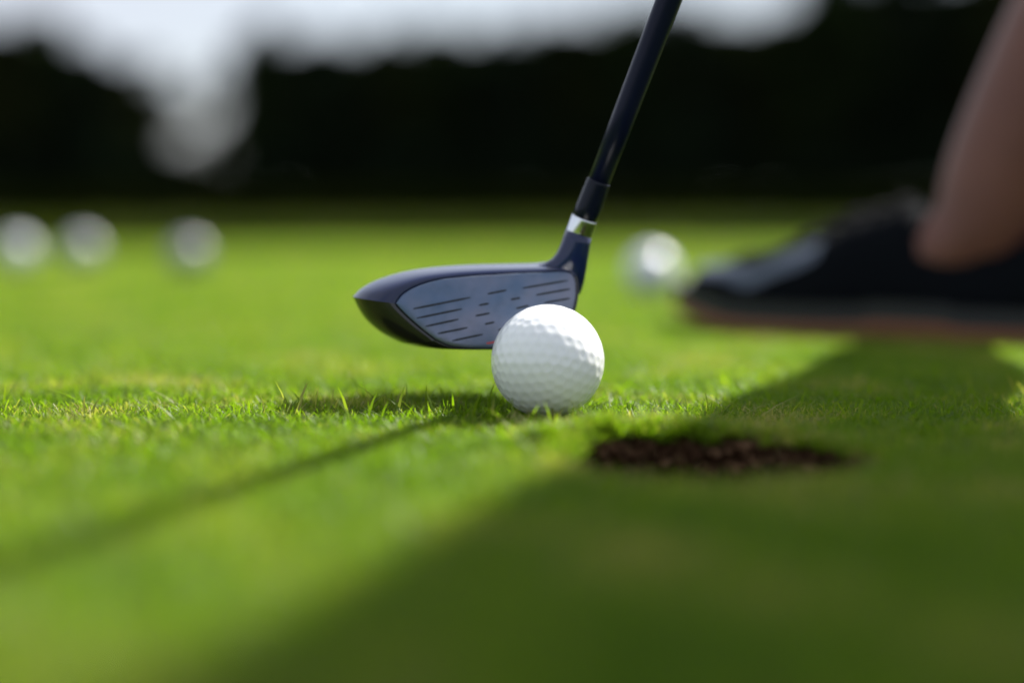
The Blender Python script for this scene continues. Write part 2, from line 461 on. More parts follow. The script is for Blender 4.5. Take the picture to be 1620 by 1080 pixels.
p.inputs['Subsurface Weight'].default_value = .35; p.inputs['Subsurface Radius'].default_value = (.0045, .0045, .005); p.inputs['Subsurface Scale'].default_value = 1
n_ = t.nodes.new('ShaderNodeTexNoise'); n_.inputs['Scale'].default_value = 60; n_.inputs['Detail'].default_value = 6
g_ = t.nodes.new('ShaderNodeTexCoord'); t.links.new(g_.outputs['Object'], n_.inputs['Vector'])
r_ = t.nodes.new('ShaderNodeMapRange'); r_.inputs[3].default_value = .16; r_.inputs[4].default_value = .34
t.links.new(n_.outputs['Fac'], r_.inputs[0]); t.links.new(r_.outputs[0], p.inputs['Roughness'])
M_ball = m
bme = ball_mesh()
b0 = at(866.5, 571, 0)
ball = link('golf_ball', bme, M_ball); ball.location = b0; ball.rotation_euler = (.4, .3, .7)
tag(ball, 'large sharp white dimpled golf ball in front of the club face', 'golf ball', 'white golf balls on the green')
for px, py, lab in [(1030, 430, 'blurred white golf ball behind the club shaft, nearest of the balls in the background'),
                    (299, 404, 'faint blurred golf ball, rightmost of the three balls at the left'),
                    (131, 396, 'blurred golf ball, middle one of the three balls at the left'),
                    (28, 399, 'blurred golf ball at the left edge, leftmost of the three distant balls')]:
    dz = CAM.z - b0.z
    lo, hi = .2, 6.0
    for _ in range(40):
        mid = (lo + hi) / 2
        if at(px, py, mid).z > b0.z: lo = mid
        else: hi = mid
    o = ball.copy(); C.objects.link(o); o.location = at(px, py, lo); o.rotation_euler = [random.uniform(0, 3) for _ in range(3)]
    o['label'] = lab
    k_ = .75 if px > 1000 else {299: .28, 131: .42, 28: .6}[px]  # shade on the background balls is put into their base colour, per ball
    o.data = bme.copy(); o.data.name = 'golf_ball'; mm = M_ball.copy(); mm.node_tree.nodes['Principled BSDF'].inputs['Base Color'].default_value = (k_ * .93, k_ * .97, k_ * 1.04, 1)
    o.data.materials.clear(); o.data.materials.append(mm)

# ------------------------------------------------------------------ golf club
M_black = mat('club_black_gloss', (.006, .013, .055), rough=.3, spec=.08, coat=1, coatr=.03)
M_black.node_tree.nodes['Principled BSDF'].inputs['Coat IOR'].default_value = 1.45
M_sole = mat('club_sole', (.012, .011, .011), rough=.22, coat=.3, coatr=.1)
M_shaft = mat('graphite_shaft', (.004, .006, .022), rough=.28, spec=.18)
M_ferr = mat('ferrule_black', (.003, .005, .014), rough=.25, spec=.22)
M_chrome = mat('chrome_ring', (.78, .80, .82), rough=.16, metal=1)
M_groove = mat('groove_paint', (.003, .006, .010), rough=.6)
M_red = mat('red_mark', (.45, .05, .05), rough=.5)
M_grip = mat('grip_rubber', (.012, .012, .013), rough=.75, bump=.6, nscale=900)
m, t, p = node_mat('face_metal')
setp(p, base=(.40, .46, .62), rough=.42, metal=.8)
g_ = t.nodes.new('ShaderNodeTexCoord'); mpp = t.nodes.new('ShaderNodeMapping'); mpp.inputs['Scale'].default_value = (60, 60, 1400)
n_ = t.nodes.new('ShaderNodeTexNoise'); n_.inputs['Scale'].default_value = 1; n_.inputs['Detail'].default_value = 4
n2 = t.nodes.new('ShaderNodeTexNoise'); n2.inputs['Scale'].default_value = 45; n2.inputs['Detail'].default_value = 3
t.links.new(g_.outputs['Object'], mpp.inputs[0]); t.links.new(mpp.outputs[0], n_.inputs['Vector']); t.links.new(g_.outputs['Object'], n2.inputs['Vector'])
b_ = t.nodes.new('ShaderNodeBump'); b_.inputs['Strength'].default_value = .12; b_.inputs['Distance'].default_value = .0002
t.links.new(n_.outputs['Fac'], b_.inputs['Height']); t.links.new(b_.outputs[0], p.inputs['Normal'])
r_ = t.nodes.new('ShaderNodeValToRGB'); r_.color_ramp.elements[0].position = .35; r_.color_ramp.elements[1].position = .65
r_.color_ramp.elements[0].color = (.10, .145, .225, 1); r_.color_ramp.elements[1].color = (.19, .20, .265, 1)
t.links.new(n2.outputs['Fac'], r_.inputs[0]); t.links.new(r_.outputs[0], p.inputs['Base Color'])
M_face = m
n3 = t.nodes.new('ShaderNodeTexNoise'); n3.inputs['Scale'].default_value = 260; n3.inputs['Detail'].default_value = 6
t.links.new(g_.outputs['Object'], n3.inputs['Vector'])
mr = t.nodes.new('ShaderNodeMapRange'); mr.inputs[1].default_value = .35; mr.inputs[2].default_value = .7; mr.inputs[3].default_value = .30; mr.inputs[4].default_value = .56
t.links.new(n3.outputs['Fac'], mr.inputs[0]); t.links.new(mr.outputs[0], p.inputs['Roughness'])

O = at(760, 490, .033)
K = 4.03
yaw = math.radians(11)
club = empty('golf_club', O)
tag(club, 'fairway wood with grooved steel blue face and black shaft behind the ball', 'golf club')
def loc(px, py, y):
    """club-local metres from face drawing coordinates, y = mm behind the face reference plane"""
    x = (px - 760) / K / math.cos(yaw); z = (490 - py) / K
    x *= 1 + .00016 * (px - 760) * math.tan(yaw) * 1.5
    X = x * math.cos(yaw) - y * math.sin(yaw); Y = x * math.sin(yaw) + y * math.cos(yaw)
    return Vector((X, Y, z)) * .001
LOFT = .24
Fp = [(622, 478), (634, 464), (655, 452), (690, 441.5), (730, 436.5), (780, 433.5), (830, 431), (870, 430), (900, 429), (913, 434), (918, 448), (917, 470), (912, 490), (903, 512), (885, 533), (855, 546), (815, 551.5), (770, 552), (735, 551), (708, 547), (685, 537), (664, 520), (645, 503), (631, 489)]
Sp = [(566.5, 471), (582, 457), (609, 443.5), (650, 431.5), (700, 424.3), (760, 420.8), (820, 419.8), (862, 419), (893, 417), (914, 424), (921, 442), (919.5, 467), (914.5, 491), (905, 514), (887, 537), (857, 550.5), (815, 555), (765, 556), (715, 555), (675, 553), (640, 545), (612, 530), (590, 511), (577, 493)]
def cr_open(pts, n):
    P = [np.array(q, float) for q in pts]; P = [2 * P[0] - P[1]] + P + [2 * P[-1] - P[-2]]
    res = []
    m_ = len(P) - 3
    for i in range(n):
        u = i / n * m_; s = int(u); f = u - s
        a, b, c, d = P[s:s + 4]
        res.append(.5 * ((2 * b) + (-a + c) * f + (2 * a - 5 * b + 4 * c - d) * f * f + (-a + 3 * b - 3 * c + d) * f ** 3))
    return res
NA, NB = 96, 24
def spl(P): return cr_open(P[:21], NA) + cr_open(P[20:] + [P[0]], NB)
Fl, Sl = spl(Fp), spl(Sp)
NT = NA + NB
cF = np.array((775., 492.)); 
loops = []
loops.append([loc(*(cF + (f - cF) * .9), .8 + LOFT * (490 - f[1]) / K) for f in Fl])
loops.append([loc(*(cF + (f - cF) * .985), .35 + LOFT * (490 - f[1]) / K) for f in Fl])
for i in range(15):
    th = i / 14 * math.pi / 2
    a, b = math.sin(th), 1 - math.cos(th)
    lp = []
    for kk, (f, s) in enumerate(zip(Fl, Sl)):
        y0 = LOFT * (490 - f[1]) / K
        ci = kk / NA * 20 if kk < NA else 20
        wk = max(0, min(1, ci / 3)) * max(0, min(1, (9.5 - ci) / 1.5)); wk = wk * wk * (3 - 2 * wk)
        q = f + (s - f) * (a * (1 - wk) + wk * b ** .36)
        lp.append(loc(q[0], q[1], y0 + .5 * (i > 0) + (19 - y0) * b))
    loops.append(lp)
cB = np.array((785., 495.))
for y, sc, dz in [(26, .985, .4), (34, .94, 1.5), (42, .85, 3), (49, .7, 5), (54.5, .5, 7), (58, .27, 8), (59.3, .1, 8.5)]:
    lp = []
    for s in Sl:
        q = cB + (s - cB) * sc
        lp.append(loc(q[0], q[1] + dz, y))
    loops.append(lp)
V = [v for lp in loops for v in lp]; F = []
for i in range(len(loops) - 1):
    for k in range(NT):
        k2 = (k + 1) % NT
        F.append((i * NT + k, (i + 1) * NT + k, (i + 1) * NT + k2, i * NT + k2))
F.append(tuple(range(NT))); F.append(tuple(range(len(V) - NT, len(V)))[::-1])
me = mesh('club_head', V, F)
me.materials.append(M_black); me.materials.append(M_sole)
crown_i = set(range(0, int(NA * 9 / 20)))
mi = []
for pl in me.polygons:
    ks = {v % NT for v in pl.vertices}
    kmin = min(ks) if max(ks) - min(ks) < NT / 2 else NT - 1
    mi.append(0 if kmin < int(NA * 9.5 / 20) else 1)
me.polygons.foreach_set('material_index', mi)
sh = me.attributes.new('sharp_edge', 'BOOLEAN', 'EDGE')
for e in me.edges:
    a, b = e.vertices
    if a % NT == b % NT and a % NT in (0, NA) and min(a, b) // NT >= 1 : sh.data[e.index].value = True
    if a // NT == b // NT == 0: sh.data[e.index].value = True
link('club_head', me, None, club)

# steel face plate with slight bulge
def face_surf(px, py):
    q = np.array((px, py)) - cF; r = np.linalg.norm(q) or 1e-6; dirq = q / r
    f = max(Fl, key=lambda f: ((f - cF) @ dirq) / np.linalg.norm(f - cF)); R = np.linalg.norm(f - cF)
    s_ = min(1, r / R)
    return LOFT * (490 - py) / K - .35 - .9 * (1 - s_ * s_)
rings = [(.968, .5, 0), (.966, -.2, 0), (.955, -.35, 0), (.85, -.35, 1), (.7, -.35, 1), (.5, -.35, 1), (.3, -.35, 1), (.12, -.35, 1)]
V, F = [], []
for sc, yo, bu in rings:
    for f in Fl:
        q = cF + (f - cF) * sc
        V.append(loc(q[0], q[1], LOFT * (490 - q[1]) / K + yo - (.9 * (1 - sc * sc))))
for i in range(len(rings) - 1):
    for k in range(NT):
        k2 = (k + 1) % NT
        F.append((i * NT + k, i * NT + k2, (i + 1) * NT + k2, (i + 1) * NT + k))
F = [f[::-1] for f in F]
V.append(loc(cF[0], cF[1], LOFT * (490 - cF[1]) / K - 1.25))
for k in range(NT): F.append(((len(rings) - 1) * NT + k, (len(rings) - 1) * NT + (k + 1) % NT, len(V) - 1))
me = mesh('face_plate', V, F)
bm = bmesh.new(); bm.from_mesh(me); bmesh.ops.recalc_face_normals(bm, faces=bm.faces); bm.to_mesh(me); bm.free()
plate = link('face_plate', me, M_face, club)

def groove(name, a, b, hw, m_):
    n = 6; V, F = [], []
    pa, pb = np.array(a, float), np.array(b, float); d = (pb - pa) / np.linalg.norm(pb - pa); nn = np.array((-d[1], d[0]))
    for i in range(n + 1):
        q = pa + (pb - pa) * i / n
        w = hw * (.55 if i in (0, n) else 1)
        for sx, dy in ((-1, .3), (-1, -.09), (1, -.09), (1, .3)):
            r = q + nn * sx * w
            V.append(loc(r[0], r[1], face_surf(r[0], r[1]) + dy))
    for i in range(n):
        for k in range(4):
            k2 = (k + 1) % 4
            F.append((i * 4 + k, i * 4 + k2, (i + 1) * 4 + k2, (i + 1) * 4 + k))
    F.append((0, 1, 2, 3)); F.append((n * 4 + 3, n * 4 + 2, n * 4 + 1, n * 4))
    me = mesh(name, V, F, smooth=False)
    bm = bmesh.new(); bm.from_mesh(me); bmesh.ops.recalc_face_normals(bm, faces=bm.faces); bm.to_mesh(me); bm.free()
    return link(name, me, m_, plate)
z1 = lambda x, y: (540 + x / 3.485, 380 + y / 3.485)
G = [((395, 373), (712, 314)), ((413, 424), (662, 376)), ((460, 469), (642, 432)), ((525, 509), (690, 478)), ((603, 549), (772, 516)),
     ((807, 296), (914, 276)), ((757, 357), (812, 348)), ((735, 415), (815, 401)), ((785, 461), (838, 450)), ((935, 328), (987, 319)), ((962, 377), (1032, 362)),
     ((1003, 266), (1258, 226)), ((1075, 305), (1268, 273)), ((1120, 348), (1265, 325)), ((858, 494), (900, 486))]
for a, b in G: groove('groove', z1(*a), z1(*b), 1.5, M_groove)
groove('red_mark', z1(790, 566), z1(850, 557), 1.3, M_red)

# hosel, chrome ring, ferrule, shaft, grip
P0 = at(920, 358, .0475); P1 = at(1058, 0, .034)
AX = (P1 - P0).normalized()
pxm = 2700 / (P0.y + .64) / 1000         # px per mm at the hosel
def ax(s): return P0 + AX * s - O        # s in metres along the shaft from the ring's middle
sect = [((895.3, 363.5), (935.8, 377.5), .0475, .0050), ((890.5, 377), (934, 389), .0475, .0050), ((885.5, 390), (932, 401), .0477, .0051), ((880, 401), (930, 412), .0480, .0053),
        ((872.5, 410), (928, 425), .0487, .0056), ((860, 416.5), (926, 436), .0497, .0058), ((843, 421), (924, 447), .0505, .0058), ((830, 428), (921, 458), .0510, .0056), ((825, 440), (917, 466), .0512, .0050)]
V, F = [], []
NS = 40
for (l_, r_, Y, hy) in sect:
    a_, b_ = at(*l_, Y) - O, at(*r_, Y) - O
    for k in range(NS):
        q = 2 * math.pi * k / NS
        V.append((a_ + b_) / 2 + (b_ - a_) / 2 * math.cos(q) + Vector((0, 1, 0)) * hy * math.sin(q))
for i in range(len(sect) - 1):
    for k in range(NS):
        k2 = (k + 1) % NS; F.append((i * NS + k, i * NS + k2, (i + 1) * NS + k2, (i + 1) * NS + k))
F.append(tuple(range(NS)))
me = mesh('hosel', V, F); bm = bmesh.new(); bm.from_mesh(me); bmesh.ops.recalc_face_normals(bm, faces=bm.faces); bm.to_mesh(me); bm.free(); link('hosel', me, M_black, club)
rr = .00515
def lathe(name, prof, m_, seg=36):
    V, F = tube([ax(s) for s, r in prof], [r for s, r in prof], seg)
    me = mesh(name, V, F); e = me.attributes.new('sharp_edge', 'BOOLEAN', 'EDGE')
    return link(name, me, m_, club)
lathe('chrome_ring', [(-.0036, .0049), (-.0034, .00525), (-.003, .0053), (.003, .0053), (.0034, .00525), (.0036, .0049)], M_chrome)
lathe('ferrule', [(.0033, .0048), (.0036, .0051), (.008, .00505), (.0185, .00478), (.0192, .0047), (.0196, .0043)], M_ferr)
lathe('shaft', [(.0185, .00435), (.05, .0046), (.1, .0051), (.2, .0056), (.5, .0065), (.76, .0070)], M_shaft)
gp = [(.74, .0078), (.742, .0088), (.80, .0096), (.87, .0108), (.95, .0122), (1.0, .0132), (1.004, .0138), (1.010, .0130), (1.012, .008)]
lathe('grip', gp, M_grip)

# ------------------------------------------------------------------ golfer
m, t, p = node_mat('skin')
setp(p, rough=.5, spec=.35)
p.inputs['Subsurface Weight'].default_value = .15; p.inputs['Subsurface Radius'].default_value = (.012, .005, .003); p.inputs['Subsurface Scale'].default_value = 1
n_ = t.nodes.new('ShaderNodeTexNoise'); n_.inputs['Scale'].default_value = 25; n_.inputs['Detail'].default_value = 6
g_ = t.nodes.new('ShaderNodeTexCoord'); t.links.new(g_.outputs['Object'], n_.inputs['Vector'])
r_ = t.nodes.new('ShaderNodeValToRGB'); r_.color_ramp.elements[0].color = (.115, .043, .03, 1); r_.color_ramp.elements[1].color = (.195, .08, .055, 1)
t.links.new(n_.outputs['Fac'], r_.inputs[0]); t.links.new(r_.outputs[0], p.inputs['Base Color'])
M_skin = m
M_short = mat('shorts_cloth', (.03, .035, .05), rough=.85, noise=.2, nscale=400)
M_shirt = mat('shirt_cloth', (.05, .05, .06), rough=.85, noise=.2, nscale=400)
M_cap = mat('cap_cloth', (.04, .04, .045), rough=.85)
M_hair = mat('hair', (.03, .018, .012), rough=.6)
M_shoeb = mat('shoe_black', (.005, .006, .008), rough=.85, bump=.15, nscale=300, spec=.03)
M_shoeg = mat('shoe_grey', (.10, .12, .16), rough=.5, spec=.2)
M_sole2 = mat('shoe_outsole', (.24, .085, .035), rough=.6)
M_mid = mat('shoe_midsole', (.012, .013, .016), rough=.45)
M_lace = mat('shoe_lace', (.006, .006, .007), rough=.9, spec=.05)
M_eye = mat('eye', (.7, .7, .68), rough=.15)
M_lip = mat('lip', (.35, .11, .09), rough=.5)

def skin_mesh(name, V, E, R, m_, parent, root=0, sub=2):
    me = bpy.data.meshes.new(name); me.from_pydata([tuple(v) for v in V], E, []); me.update()
    o = link(name, me, m_, parent)
    sk = o.modifiers.new('skin', 'SKIN'); sk.use_smooth_shade = True
    if not me.skin_vertices: me.skin_vertices.new()
    for i, r in enumerate(R):
        d = me.skin_vertices[0].data[i]
        d.radius = (r, r) if not isinstance(r, tuple) else r
        d.use_root = (i == root)
    o.modifiers.new('subsurf', 'SUBSURF').levels = sub; o.modifiers['subsurf'].render_levels = sub
    return o

golfer = empty('person', (.45, .1, 0))
tag(golfer, 'golfer with bare tanned leg and black golf shoe standing right of the ball', 'person')
GO = Vector(golfer.location)
RA, RK, RH = Vector((.286, .375, .088)), Vector((.446, .345, .47)), Vector((.636, .15, .90))
LA, LK, LH = Vector((.428, .075, .088)), Vector((.52, .03, .48)), Vector((.636, -.01, .90))
PE = Vector((.626, .07, .95)); CH = Vector((.50, .07, 1.24)); NE = Vector((.345, .07, 1.42)); HD = Vector((.255, .065, 1.555))
RS, LS = Vector((.385, .255, 1.36)), Vector((.385, -.115, 1.36))
gs = lambda s: P0 + AX * s
RHn, LHn = gs(.86), gs(.955)
RE, LE = Vector((.43, .165, 1.09)), Vector((.46, -.16, 1.12))
V, E, R = [], [], []
def av(v, r, par=None):
    V.append(Vector(v) - GO); R.append(r); i = len(V) - 1
    if par is not None: E.append((par, i))
    return i
ip = av(PE, (.125, .10))
sp1 = av(PE.lerp(CH, .5), (.115, .085), ip); ch = av(CH, (.125, .09), sp1); ub = av(CH.lerp(NE, .65), (.085, .07), ch)
ne = av(NE, .058, ub); n2i = av(NE.lerp(HD, .45), .056, ne)
jaw = av(HD + Vector((-.012, 0, -.045)), .066, n2i); hd = av(HD + Vector((.012, 0, .02)), .086, jaw); tp = av(HD + Vector((.02, 0, .07)), .072, hd)
nose = av(HD + Vector((-.098, 0, -.045)), .012, jaw)
for sgn, S_, El, Ha, nm in ((1, RS, RE, RHn, 'r'), (-1, LS, LE, LHn, 'l')):
    s_ = av(S_, .052, ub)
    a1 = av(S_.lerp(El, .5), .050, s_); e_ = av(El, .040, a1); f1 = av(El.lerp(Ha, .35), .041, e_)
    wr = Ha + (El - Ha).normalized() * .085
    w_ = av(wr, (.030, .022), f1)
    side = (wr - Ha); side = (side - AX * side.dot(AX)).normalized()
    tang = AX.cross(side)
    pm = av(Ha + side * .040 , (.030, .020), w_)
    for k in range(4):
        c0 = Ha + AX * ((k - 1.5) * -.0205 * 1)
        pr = pm
        rf = [.0098, .0100, .0095, .0085][k]
        for j, (ang, rad_) in enumerate([(25, .031), (80, .0255), (140, .0235), (205, .0225), (250, .0215)]):
            a_ = math.radians(ang) * sgn
            pr = av(c0 + (side * math.cos(a_) + tang * math.sin(a_)) * rad_, rf * (1 - .07 * j), pr)
    pr = pm
    for j, (ang, rad_, dz) in enumerate([(-40, .032, -.012), (-80, .027, -.028), (-115, .024, -.045)]):
        a_ = math.radians(ang) * sgn
        pr = av(Ha + (side * math.cos(a_) + tang * math.sin(a_)) * rad_ + AX * dz, .0115 - .001 * j, pr)
for H_, K_, A_ in ((RH, RK, RA), (LH, LK, LA)):
    h = av(H_, .080, ip); th_ = av(H_.lerp(K_, .5), .074, h); k_ = av(K_, .055, th_)
    cf = K_.lerp(A_, .32) + Vector((.014, 0, 0)); c_ = av(cf, .054, k_)
    c2 = av(K_.lerp(A_, .62) + Vector((.006, 0, 0)), .047, c_); c3 = av(K_.lerp(A_, .84), .041, c2)
    a2 = av(A_, .038, c3); a3 = av(A_ + Vector((-.006, .002, -.036)), .036, a2)
    f2 = av(A_ + Vector((-.07, (.035 if H_ is RH else -.015), -.052)), (.026, .018), a3)
skin_mesh('body', V, E, R, M_skin, golfer, 0, 2)

def cloth(name, chains, m_, sub=2):
    V, E, R = [], [], []; idx = {}
    for ch_ in chains:
        pr = None
        for key, v, r in ch_:
            if key not in idx:
                V.append(Vector(v) - GO); R.append(r); idx[key] = len(V) - 1
            i = idx[key]
            if pr is not None: E.append((pr, i))
            pr = i
    return skin_mesh(name, V, E, R, m_, golfer, 0, sub)
cloth('shorts', [[('p', PE, (.160, .135)), ('w', PE.lerp(CH, .40), (.145, .112))],
                 [('p', PE, 0), ('rh', RH, .11), ('rt', RH.lerp(RK, .5), .100), ('rk', RH.lerp(RK, .82), .080)],
                 [('p', PE, 0), ('lh', LH, .11), ('lt', LH.lerp(LK, .5), .100), ('lk', LH.lerp(LK, .82), .088)]], M_short)
cloth('shirt', [[('c', CH, (.175, .14)), ('s', PE.lerp(CH, .55), (.158, .13)), ('w', PE.lerp(CH, .05), (.172, .145))],
                [('c', CH, 0), ('u', CH.lerp(NE, .65), (.135, .115)), ('n', CH.lerp(NE, .95), .068)],
                [('u', CH, 0), ('rs', RS, .074), ('ra', RS.lerp(RE, .6), .062)],
                [('u', CH, 0), ('ls', LS, .074), ('la', LS.lerp(LE, .6), .062)]], M_shirt)
# head details
def blob(name, c, r, m_, seg=16):
    bm = bmesh.new(); bmesh.ops.create_uvsphere(bm, u_segments=seg, v_segments=seg // 2, radius=1)
    for v in bm.verts: v.co = Vector((v.co.x * r[0], v.co.y * r[1], v.co.z * r[2])) + c - GO
    me = bpy.data.meshes.new(name); bm.to_mesh(me); bm.free(); me.polygons.foreach_set('use_smooth', [True] * len(me.polygons))
    return link(name, me, m_, golfer)
blob('hair', HD + Vector((.042, 0, .025)), (.078, .082, .088), M_hair, 24)
for s in (-1, 1):
    blob('eye', HD + Vector((-.067, s * .031, -.008)), (.012, .013, .011), M_eye)
    blob('ear', HD + Vector((.006, s * .083, -.012)), (.020, .009, .031), M_skin)
blob('mouth', HD + Vector((-.079, 0, -.073)), (.008, .024, .006), M_lip)
def cap_():
    bm = bmesh.new(); bmesh.ops.create_uvsphere(bm, u_segments=32, v_segments=16, radius=1)
    bmesh.ops.delete(bm, geom=[v for v in bm.verts if v.co.z < -.05], context='VERTS')
    for v in bm.verts: v.co = Vector((v.co.x * .104, v.co.y * .092, v.co.z * .085))
    vs = []
    for i in range(2):
        for k in range(17):
            a = math.radians(-65 + 130 * k / 16); r = (.098, .165 + .012 * math.cos(a * 1.6))[i]
            vs.append(bm.verts.new((-r * math.cos(a), (.090, .098)[i] * math.sin(a), .004 - .012 * i)))
    for k in range(16): bm.faces.new((vs[k], vs[k + 1], vs[17 + k + 1], vs[17 + k]))
    bmesh.ops.transform(bm, matrix=Matrix.Translation(HD + Vector((.012, 0, .038)) - GO) @ Matrix.Rotation(math.radians(-14), 4, 'Y'), verts=bm.verts)
    me = bpy.data.meshes.new('cap'); bm.to_mesh(me); bm.free(); me.polygons.foreach_set('use_smooth', [True] * len(me.polygons))
    o = link('cap', me, M_cap, golfer); s = o.modifiers.new('solid', 'SOLIDIFY'); s.thickness = .003
cap_()

# shoes: local x from heel (0) to toe (1) * length
SL = .262
def interp(tbl, s):
    for (a, va), (b, vb) in zip(tbl, tbl[1:]):
        if s <= b:
            f = (s - a) / (b - a); f = f * f * (3 - 2 * f); return va + (vb - va) * f
    return tbl[-1][1]
WID = [(0, .006), (.02, .020), (.07, .033), (.2, .036), (.45, .036), (.68, .049), (.82, .047), (.93, .034), (1, .010)]
TOP = [(0, .070), (.08, .074), (.2, .058), (.32, .064), (.42, .079), (.52, .072), (.66, .056), (.8, .047), (.92, .040), (1, .026)]
BOT = [(0, .016), (.1, .014), (.5, .014), (.75, .014), (.9, .018), (1, .024)]
def U(s, t, off=0):
    w = interp(WID, s) + off; h = interp(TOP, s) + off; b = interp(BOT, s)
    a = math.pi * t
    c, sn = math.cos(a), math.sin(a)
    y = w * math.copysign(abs(c) ** .75, c); z = b + (h - b) * sn ** .8
    x = (s - .0) * SL
    if s > .9: x -= .0
    return Vector((x, y, z))
def patch_uv(f, su, sv, ns, nt_, thick=None):
    V, F = [], []
    for i in range(ns + 1):
        for j in range(nt_ + 1): V.append(f(su[0] + (su[1] - su[0]) * i / ns, sv[0] + (sv[1] - sv[0]) * j / nt_))
    for i in range(ns):
        for j in range(nt_):
            a = i * (nt_ + 1) + j; F.append((a, a + 1, a + nt_ + 2, a + nt_ + 1))
    return V, F
def shoe(ankle, toe_dir, yawoff):
    T = Matrix.Translation(Vector((ankle.x - .062 * math.cos(yawoff), ankle.y - .062 * math.sin(yawoff), 0.0035)) - GO) @ Matrix.Rotation(yawoff, 4, 'Z')
    up = mesh('upper', *patch_uv(lambda s, t: U(s, t), (0, 1), (0, 1), 48, 24))
    o = link('shoe', up, M_shoeb, golfer); o.matrix_local = T
    # opening cut: remove top faces round the ankle
    bm = bmesh.new(); bm.from_mesh(up)
    kill = [f for f in bm.faces if .06 * SL < f.calc_center_median().x < .37 * SL and abs(f.calc_center_median().y) < .026 and f.calc_center_median().z > .045]
    bmesh.ops.delete(bm, geom=kill, context='FACES'); bmesh.ops.recalc_face_normals(bm, faces=bm.faces); bm.to_mesh(up); bm.free()
    so_ = o.modifiers.new('solid', 'SOLIDIFY'); so_.thickness = .003; so_.offset = -1
    o['label'] = 'black golf shoe with grey side stripes'
    # midsole and outsole slabs
    def slab(nm, z0, z1, grow, m_):
        V, F = [], []
        n = 40
        ring = []
        for i in range(n + 1):
            s = i / n; ring.append((s * SL, (interp(WID, s) + grow), s))
        for i in range(n, -1, -1):
            s = i / n; ring.append((s * SL, -(interp(WID, s) + grow), s))
        L_ = len(ring)
        for zz in (z0, z1):
            for x, y, s in ring:
                lift = max(0, s - .72) ** 2 * .16 + (.002 if .28 < s < .5 else 0)
                V.append((x + (.004 if s > .97 else 0) - (.003 if s < .03 else 0), y, zz + lift))
        for k in range(L_):
            k2 = (k + 1) % L_; F.append((k, k2, L_ + k2, L_ + k))
        for i in range(n):
            F.append((i, L_ - 1 - i, L_ - 2 - i, i + 1)); F.append((L_ + i, L_ + i + 1, 2 * L_ - 2 - i, 2 * L_ - 1 - i))
        me = mesh(nm, V, F, smooth=False)
        bm = bmesh.new(); bm.from_mesh(me); bmesh.ops.recalc_face_normals(bm, faces=bm.faces); bm.to_mesh(me); bm.free()
        return link(nm, me, m_, o)
    slab('midsole', .007, .018, .003, M_mid)
    slab('outsole', 0, .0068, .005, M_sole2)
    for (s0, s1, t0a, t1a, t0b, t1b) in ((.60, .76, .66, .80, .80, .91), (.76, .93, .80, .91, .60, .77)):
        for mir in (0, 1):
            def f(s, t, s0=s0, s1=s1):
                q = (s - s0) / (s1 - s0); lo_ = t0a + (t0b - t0a) * q; hi_ = t1a + (t1b - t1a) * q
                tt = lo_ + (hi_ - lo_) * t
                return U(s, tt if not mir else 1 - tt, .0022)
            me = mesh('side_stripe', *patch_uv(f, (s0, s1), (0, 1), 14, 6)); link('side_stripe', me, M_shoeg, o)
    def toe(s, t): return U(s, .18 + .64 * t, .001)
    link('toe_cap', mesh('toe_cap', *patch_uv(toe, (.83, .985), (0, 1), 10, 20)), M_shoeg if False else M_shoeb, o)
    for k in range(5):
        s = .44 + .055 * k
        pts = [U(s, .5 - .13 + .26 * j / 8, .0035) for j in range(9)]
        Vv, Ff = tube(pts, [.0022] * 9, 8, up=Vector((1, 0, 0))); link('lace', mesh('lace', Vv, Ff), M_lace, o)
    pts = [Vector(((.065 + .30 * (.5 - .5 * math.cos(2 * math.pi * j / 24))) * SL, .027 * math.sin(2 * math.pi * j / 24), interp(TOP, .065 + .30 * (.5 - .5 * math.cos(2 * math.pi * j / 24))) - .004 - .010 * abs(math.sin(2 * math.pi * j / 24)))) for j in range(25)]
    Vv, Ff = tube(pts, [.0042] * 25, 10, cap=False, up=Vector((0, 0, 1))); link('collar', mesh('collar', Vv, Ff), M_shoeb, o)
    return o
shoe(RA, None, math.radians(148))
shoe(LA, None, math.radians(186))

